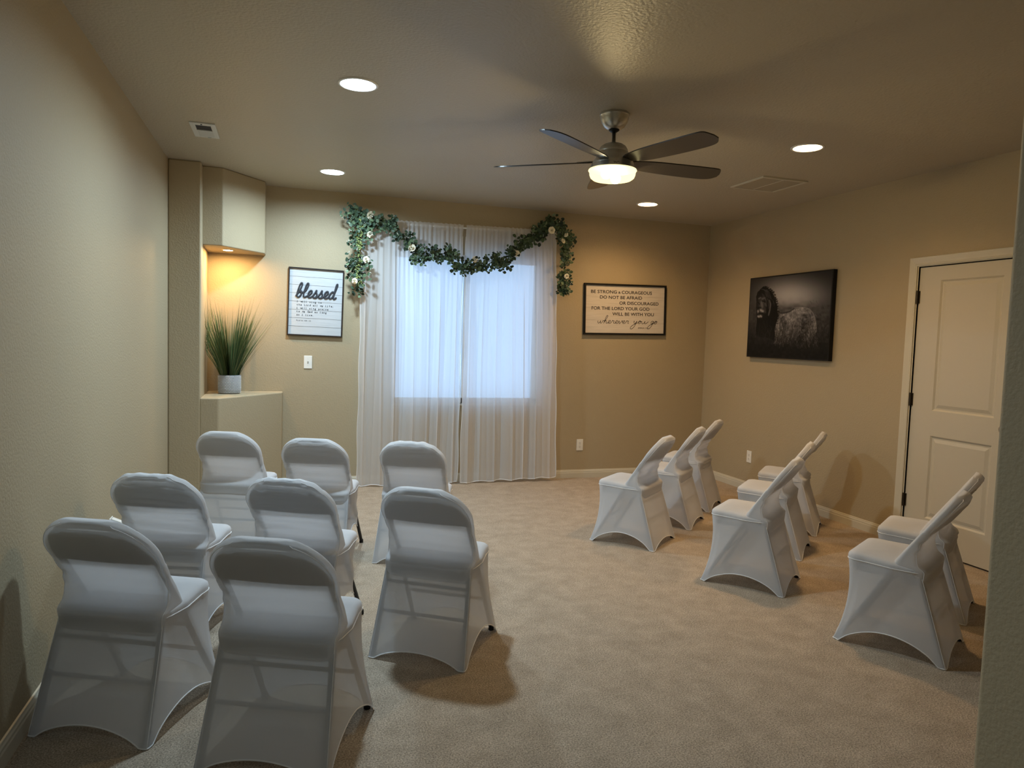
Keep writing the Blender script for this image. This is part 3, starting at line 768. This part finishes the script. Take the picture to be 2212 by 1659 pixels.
# wide sign right of the window
SW, SH = .948, .528
t = empty('framed_sign', (2.927, YB, 1.492), 0, 'wide wooden sign reading BE STRONG & COURAGEOUS, on the wall right of the curtain', 'sign'); t.rotation_euler = (0, -math.radians(1.2), 0)
picture_frame(SW, SH, .019, .028, BFRAME, t)
MB().box((.019, -.015, .019), (SW-.019, -.001, SH-.019)).build('panel', plank_mat('whitewashed_board', (.60, .55, .50), 5, .12), t)
b = MB()
for fy, a, c_ in ((.245, .02, .16), (.245, .72, .98), (.295, .9, .98), (.475, .02, .1), (.475, .75, .9), (.71, .02, .14), (.77, .85, .98)):
    b.box((SW*a, -.0157, SH*(1-fy)-.0008), (SW*c_, -.0149, SH*(1-fy)+.0008))
b.build('plank_line', mat('board_gap', (.33, .26, .22), .7), t)
def X(px): return SW*(px-140)/(2085-140)
rows = [('BE STRONG', 298, 900, .142+.030, 1), ('&', 935, 990, .186, .7), ('COURAGEOUS', 1015, 1740, .190, 1), ('DO NOT BE AFRAID', 508, 1505, .293, 1), ('OR DISCOURAGED', 965, 1910, .402, 1), ('FOR THE LORD YOUR GOD', 318, 1690, .510, 1), ('WILL BE WITH YOU', 805, 1800, .618, 1)]
rows[0] = ('BE STRONG', 298, 900, .188, 1)
for s_, a, b_, fy, k in rows+[('JOSHUA 1:9', 1420, 1635, .868, .37)]:
    text_mesh([(s_, X(a), SH*(1-fy), .046*k, X(b_)-X(a))], 'verse_line', INK, t, y=-.0156)
for wd, a, b_, in (('wherever', 475, 1215), ('you', 1320, 1650), ('go', 1730, 1900)):
    script(wd, X(a)-.008, SH*(1-.775), X(b_)-X(a), .062, .0024 if wd != 'x' else 0, .0006, '', INK, t, shear=.25, y=-.0158).build('script_word', INK, t)

# lion canvas on the right wall
def lion_image():
    SX = .25; Wp, Hp = int(1734*SX), int(1659*SX); yy, xx = np.mgrid[0:Hp, 0:Wp]/SX
    def g(cx, cy, rx, ry): return np.exp(-((xx-cx)/rx)**2-((yy-cy)/ry)**2)
    img = .13+.50*np.exp(-(((xx-900)/520)**2+((yy-520)/300)**2)**1.1)
    R = np.random.default_rng(5)
    def smooth(n, sc):
        a = R.standard_normal((Hp//sc+3, Wp//sc+3)); iy, ix = (yy*SX)/sc, (xx*SX)/sc; y0 = iy.astype(int); x0 = ix.astype(int); fy, fx = iy-y0, ix-x0
        fy = fy*fy*(3-2*fy); fx = fx*fx*(3-2*fx)
        return a[y0, x0]*(1-fy)*(1-fx)+a[y0+1, x0]*fy*(1-fx)+a[y0, x0+1]*(1-fy)*fx+a[y0+1, x0+1]*fy*fx
    hz = 1/(1+np.exp(-(yy-(660+20*smooth(1, 14)))/28)); gr = .27-.19*np.clip((yy-650)/750, 0, 1)+.025*smooth(1, 9)
    gr = gr*(.75+.4*g(900, 850, 650, 500)); img = img*(1-hz)+gr*hz
    def poly(P):
        P = np.array(P, float); ins = np.zeros(xx.shape, bool); n = len(P); j = n-1
        for i in range(n):
            xi, yi = P[i]; xj, yj = P[j]
            c = ((yi > yy) != (yj > yy)) & (xx < (xj-xi)*(yy-yi)/(yj-yi+1e-9)+xi); ins ^= c; j = i
        return ins
    def stroke(P, w, val, al=1.0):
        nonlocal img
        P = catmull(P, 6); d = np.full(xx.shape, 1e9)
        x0 = min(p[0] for p in P)-4*w; x1 = max(p[0] for p in P)+4*w; y0 = min(p[1] for p in P)-4*w; y1 = max(p[1] for p in P)+4*w
        sl = (slice(max(0, int(y0*SX)), int(y1*SX)+2), slice(max(0, int(x0*SX)), int(x1*SX)+2)); X_, Y_ = xx[sl], yy[sl]; dd = np.full(X_.shape, 1e9)
        if not dd.size: return
        for a, b in zip(P[:-1], P[1:]):
            v = b-a; L = v@v+1e-9; t_ = np.clip(((X_-a[0])*v[0]+(Y_-a[1])*v[1])/L, 0, 1); dd = np.minimum(dd, np.hypot(X_-a[0]-t_*v[0], Y_-a[1]-t_*v[1]))
        m_ = al*np.exp(-(dd/w)**2); img[sl] = img[sl]*(1-m_)+val*m_
    body = poly([(680, 700), (740, 800), (800, 803), (870, 780), (950, 722), (1060, 706), (1170, 730), (1240, 820), (1275, 940), (1285, 1100), (1250, 1200), (1120, 1260), (1060, 1120), (1010, 1190), (960, 1290), (720, 1320), (640, 1300), (650, 900)])
    tex = .36+.05*smooth(1, 4)+.06*smooth(1, 9)+.15*g(880, 870, 90, 110)+.12*g(700, 980, 40, 160)+.08*g(1050, 760, 150, 60)-.17*g(1130, 960, 80, 170)-.12*g(800, 950, 60, 120)
    tex *= 1-.55*np.clip((yy-1050)/250, 0, 1); img = np.where(body, tex, img)
    stroke([(700, 760), (745, 800), (870, 782), (955, 725)], 9, .10, .8); stroke([(960, 715), (1060, 704), (1170, 728), (1240, 820), (1275, 940), (1285, 1100)], 6, .52, .7)
    for _ in range(260):
        x = R.uniform(650, 1300); y = R.uniform(820, 1300); l = R.uniform(30, 110); stroke([(x, y), (x+R.uniform(-12, 12), y+l/2), (x+R.uniform(-22, 22), y+l)], 3.2, R.uniform(.12, .55), .55)
    mane = poly([(328, 620), (322, 520), (345, 450), (400, 400), (450, 365), (520, 380), (570, 430), (600, 450), (622, 500), (655, 545), (665, 610), (690, 690), (692, 760), (705, 830), (690, 920), (665, 1000), (650, 1080), (660, 1180), (645, 1260), (560, 1215), (480, 1200), (400, 1190), (335, 1165), (328, 1050), (345, 950), (335, 850), (325, 720)])
    img = np.where(mane, .035, img)
    for _ in range(90):      # ragged mane edge
        k = R.uniform(0, 1); P = catmull([(400, 400), (450, 370), (520, 385), (600, 455), (655, 550), (685, 690), (700, 830), (680, 950), (650, 1090)], 12); p = P[int(k*(len(P)-1))]
        stroke([p, p+np.array([R.uniform(8, 28), R.uniform(-20, 14)])], 4, .04, .9)
    for _ in range(60):
        x = R.uniform(420, 640); y = R.uniform(390, 640); stroke([(x, y), (x+18, y+25), (x+24, y+60)], 3, R.uniform(.10, .26), .6)
    for a in np.linspace(0, 1, 16): stroke([(400+110*a, 400+20*a), (470+90*a, 430+40*a), (500+95*a, 520+60*a)], 4, .16+.1*R.random(), .45)
    img = img+(.20*g(425, 650, 75, 120)+.02)*mane*(xx < 520)
    stroke([(555, 590), (572, 660), (560, 760), (545, 830)], 13, .42, .75); stroke([(520, 560), (545, 640), (540, 720)], 8, .30, .6)
    for P, w_, v_ in [([(370, 560), (400, 545)], 14, .36), ([(430, 560), (470, 550)], 16, .34), ([(420, 620), (430, 700)], 18, .36), ([(362, 622), (385, 650)], 9, .04), ([(440, 600), (480, 612)], 13, .04), ([(480, 640), (500, 680)], 12, .28), ([(365, 715), (405, 715)], 16, .03), ([(360, 765), (366, 790)], 18, .58), ([(405, 750), (445, 770)], 26, .58), ([(372, 800), (400, 812), (445, 800)], 12, .03), ([(385, 740), (388, 800)], 4, .05), ([(365, 852), (378, 860)], 18, .62), ([(405, 845), (418, 855)], 20, .62), ([(480, 720), (490, 790)], 14, .22)]:
        stroke(P, w_, v_, .9)
    for _ in range(520):     # grasses in front
        x = R.uniform(200, 1460); y = R.uniform(1080, 1520); l = R.uniform(60, 220); k = 1-np.clip((y-1150)/380, 0, 1)
        stroke([(x, y), (x+R.uniform(-14, 14), y-l/2), (x+R.uniform(-40, 40), y-l)], 3, .05+.22*k*R.random(), .5)
    for _ in range(60):
        x = R.uniform(1150, 1450); y = R.uniform(560, 1250); stroke([(x, y), (x+R.uniform(10, 30), y+R.uniform(15, 45))], 3, R.uniform(.15, .34), .5)
    return np.clip(img, 0, 1), SX
def lion():
    Wc, Hc, D = 1.108, .768, .038
    t = empty('canvas_print', (XR-.004, 5.942, 1.322), -math.pi/2, 'black and white lion photograph on canvas, hung on the right wall', 'picture')
    img, SX = lion_image(); nx, ny = 300, 210; V = []; Cc = []
    e = .012
    for j in range(ny+1):
        for i in range(nx+1):
            fx, fy = i/nx, 1-j/ny
            V.append((e+(Wc-2*e)*fx, -D-.0006, e+(Hc-2*e)*(1-fy)))
            TL, TR, BR, BL = (225, 245), (1500, 125), (1440, 1552), (185, 1508)
            px = (TL[0]*(1-fx)+TR[0]*fx)*(1-fy)+(BL[0]*(1-fx)+BR[0]*fx)*fy; py = (TL[1]*(1-fx)+TR[1]*fx)*(1-fy)+(BL[1]*(1-fx)+BR[1]*fx)*fy
            Cc.append(img[min(img.shape[0]-1, int(py*SX)), min(img.shape[1]-1, int(px*SX))])
    F = [(j*(nx+1)+i, j*(nx+1)+i+1, (j+1)*(nx+1)+i+1, (j+1)*(nx+1)+i) for j in range(ny) for i in range(nx)]
    MB().box((0, -D, 0), (Wc, 0, Hc)).build('canvas_edge', BFRAME, t, bevel=.002, seg=2)
    o = mesh_obj('printed_photo', V, F, attr_mat('lion_print', .75), t)
    c = np.array(Cc)**2.2*1.15; a = np.ones((len(V), 4), np.float32); a[:, 0] = c*.98; a[:, 1] = c*.93; a[:, 2] = c*.95
    at = o.data.color_attributes.new('Col', 'FLOAT_COLOR', 'POINT'); at.data.foreach_set('color', a.ravel())
lion()

# ---------------------------------------------------------------- switch, outlets
def plate(name, loc, rz, label, cat, kind, group=None):
    t = empty(name, loc, rz, label, cat, group); w_, h_ = .072, .118
    MB().box((-w_/2, -.006, -h_/2), (w_/2, 0, h_/2)).build('cover_plate', WHITEP, t, bevel=.003, seg=3)
    if kind == 'switch':
        b = MB(); b.box((-.0055, -.0065, -.012), (.0055, -.006, .012)); b.build('toggle_slot', mat('slot_shadow', (.25, .24, .22), .6), t)
        b = MB(); b.add([(-.004, -.006, -.010), (.004, -.006, -.010), (.004, -.006, .006), (-.004, -.006, .006), (-.0035, -.017, .008), (.0035, -.017, .008), (.0035, -.016, .013), (-.0035, -.016, .013)], [(0, 1, 5, 4), (1, 2, 6, 5), (2, 3, 7, 6), (3, 0, 4, 7), (4, 5, 6, 7)]); b.build('toggle', WHITEP, t)
    else:
        for s in (-1, 1):
            f = MB(); f.lathe([(.0165, 0), (.0165, .0015), (.0155, .002)], n=28); f.v = [(x, -.006-z, s*.0195+max(-.0135, min(.0135, y))) for x, y, z in f.v]
            r = f.build('receptacle', WHITEP, t)
            d = MB(); z = s*.0195; d.box((-.0072, -.0086, z-.001), (-.0048, -.0079, z+.0085)).box((.0048, -.0086, z), (.0068, -.0079, z+.0075)).box((-.0025, -.0086, z-.0105), (.0025, -.0079, z-.0055)); d.build('slots', DARK, r)
        # faces only; nothing plugged in
    sc = MB()
    for z in ((-.030, .030) if kind == 'switch' else (0,)):
        sc.lathe([(.0028, 0), (.0028, .0008)], c=(0, 0, 0), n=12)
        sc.v[-24:] = [(x, -.006-zz, z+y) for x, y, zz in sc.v[-24:]]
    sc.build('plate_screws', GREYP, t)
    return t
plate('light_switch', (.2075, YB, 1.152), 0, 'white toggle light switch below the blessed sign', 'light switch', 'switch')
plate('wall_outlet', (2.940, YB, .345), 0, 'white outlet on the back wall right of the curtain', 'outlet', 'outlet')
plate('wall_outlet', (XR, 5.868, .337), -math.pi/2, 'white outlet on the right wall below the lion picture', 'outlet', 'outlet')
t = plate('wall_outlet', (XL, 4.10, .370), math.pi/2, 'white outlet on the left wall behind the wrinkled chair', 'outlet', 'outlet')
t = empty('plug_adapter', (XL+.009, 4.10, .392), math.pi/2, 'small white plug-in adapter on the left wall, its tip seen over a chair back', 'adapter')
MB().add([(-.022, 0, -.03), (.022, 0, -.03), (.022, 0, .035), (-.022, 0, .035), (-.018, -.05, -.03), (.018, -.05, -.03), (.018, -.05, .012), (-.018, -.05, .012)], [(0, 1, 2, 3), (0, 4, 5, 1), (1, 5, 6, 2), (2, 6, 7, 3), (3, 7, 4, 0), (4, 7, 6, 5)]).build('adapter_body', WHITEP, t, bevel=.003)

# ---------------------------------------------------------------- potted grass in the niche
pt = empty('potted_grass', (-.442, 6.47, .884), 0, 'artificial grass in a white beaded pot on the niche ledge', 'plant')
PR, PH = .091, .158
pot = MB(); pot.lathe([(.060, 0), (PR*.86, .001), (PR*.97, .012), (PR, .03), (PR, PH-.002), (PR-.003, PH), (PR-.009, PH), (PR-.010, PH-.02), (.001, PH-.02)], n=64)
po = pot.build('pot', mat('pale_grey_ceramic', (.26, .26, .27), .6), pt, smooth=True)
b = MB()
for r in range(12):
    for k in range(46):
        a = 2*math.pi*(k+.5*(r % 2))/46; z = .012+r*.0122; rr = PR+.0002 if z > .03 else PR*.985
        c = Vector((rr*math.cos(a), rr*math.sin(a), z)); n = Vector((math.cos(a), math.sin(a), 0)); s = Vector((-n.y, n.x, 0)); h = .0036
        b.add([c+s*h, c+Vector((0, 0, h)), c-s*h, c-Vector((0, 0, h)), c+n*.0032], [(0, 1, 4), (1, 2, 4), (2, 3, 4), (3, 0, 4)])
b.build('beading', mat('white_glazed_beads', (.85, .85, .83), .4), po)
V = []; F = []; Cc = []
for i in range(620):
    a = rng.uniform(0, 2*math.pi); r0 = PR*.8*math.sqrt(rng.uniform(0, 1)); spread = rng.uniform(0, 1)**.8
    tall = rng.uniform(.36, .60) if rng.random() < .88 else rng.uniform(.58, .72)
    lean = (.05+.36*spread*r0/(PR*.8)+.05*rng.random()); hgt = tall*math.cos(min(1.0, lean*1.5))
    base = Vector((r0*math.cos(a), r0*math.sin(a), PH-.02)); d = Vector((math.cos(a), math.sin(a), 0)); w0 = rng.uniform(.0016, .0032)
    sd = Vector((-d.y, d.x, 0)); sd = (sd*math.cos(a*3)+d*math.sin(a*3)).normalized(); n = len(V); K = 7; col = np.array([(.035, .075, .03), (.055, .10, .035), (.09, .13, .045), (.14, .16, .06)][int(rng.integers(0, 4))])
    out = tall*math.sin(min(1.0, lean*1.5)); kink = rng.uniform(-.01, .01, 2)
    for k in range(K):
        t_ = k/(K-1); p = base+d*out*(t_**1.25)+Vector((kink[0]*t_, kink[1]*t_, hgt*t_-.02*t_*t_*out)); w_ = w0*(1-t_**2.2)+.0002
        p.x = max(p.x, -.172+.01*math.sin(9*t_+i)); p.y = min(p.y, .255)
        V += [tuple(p-sd*w_), tuple(p+sd*w_)]
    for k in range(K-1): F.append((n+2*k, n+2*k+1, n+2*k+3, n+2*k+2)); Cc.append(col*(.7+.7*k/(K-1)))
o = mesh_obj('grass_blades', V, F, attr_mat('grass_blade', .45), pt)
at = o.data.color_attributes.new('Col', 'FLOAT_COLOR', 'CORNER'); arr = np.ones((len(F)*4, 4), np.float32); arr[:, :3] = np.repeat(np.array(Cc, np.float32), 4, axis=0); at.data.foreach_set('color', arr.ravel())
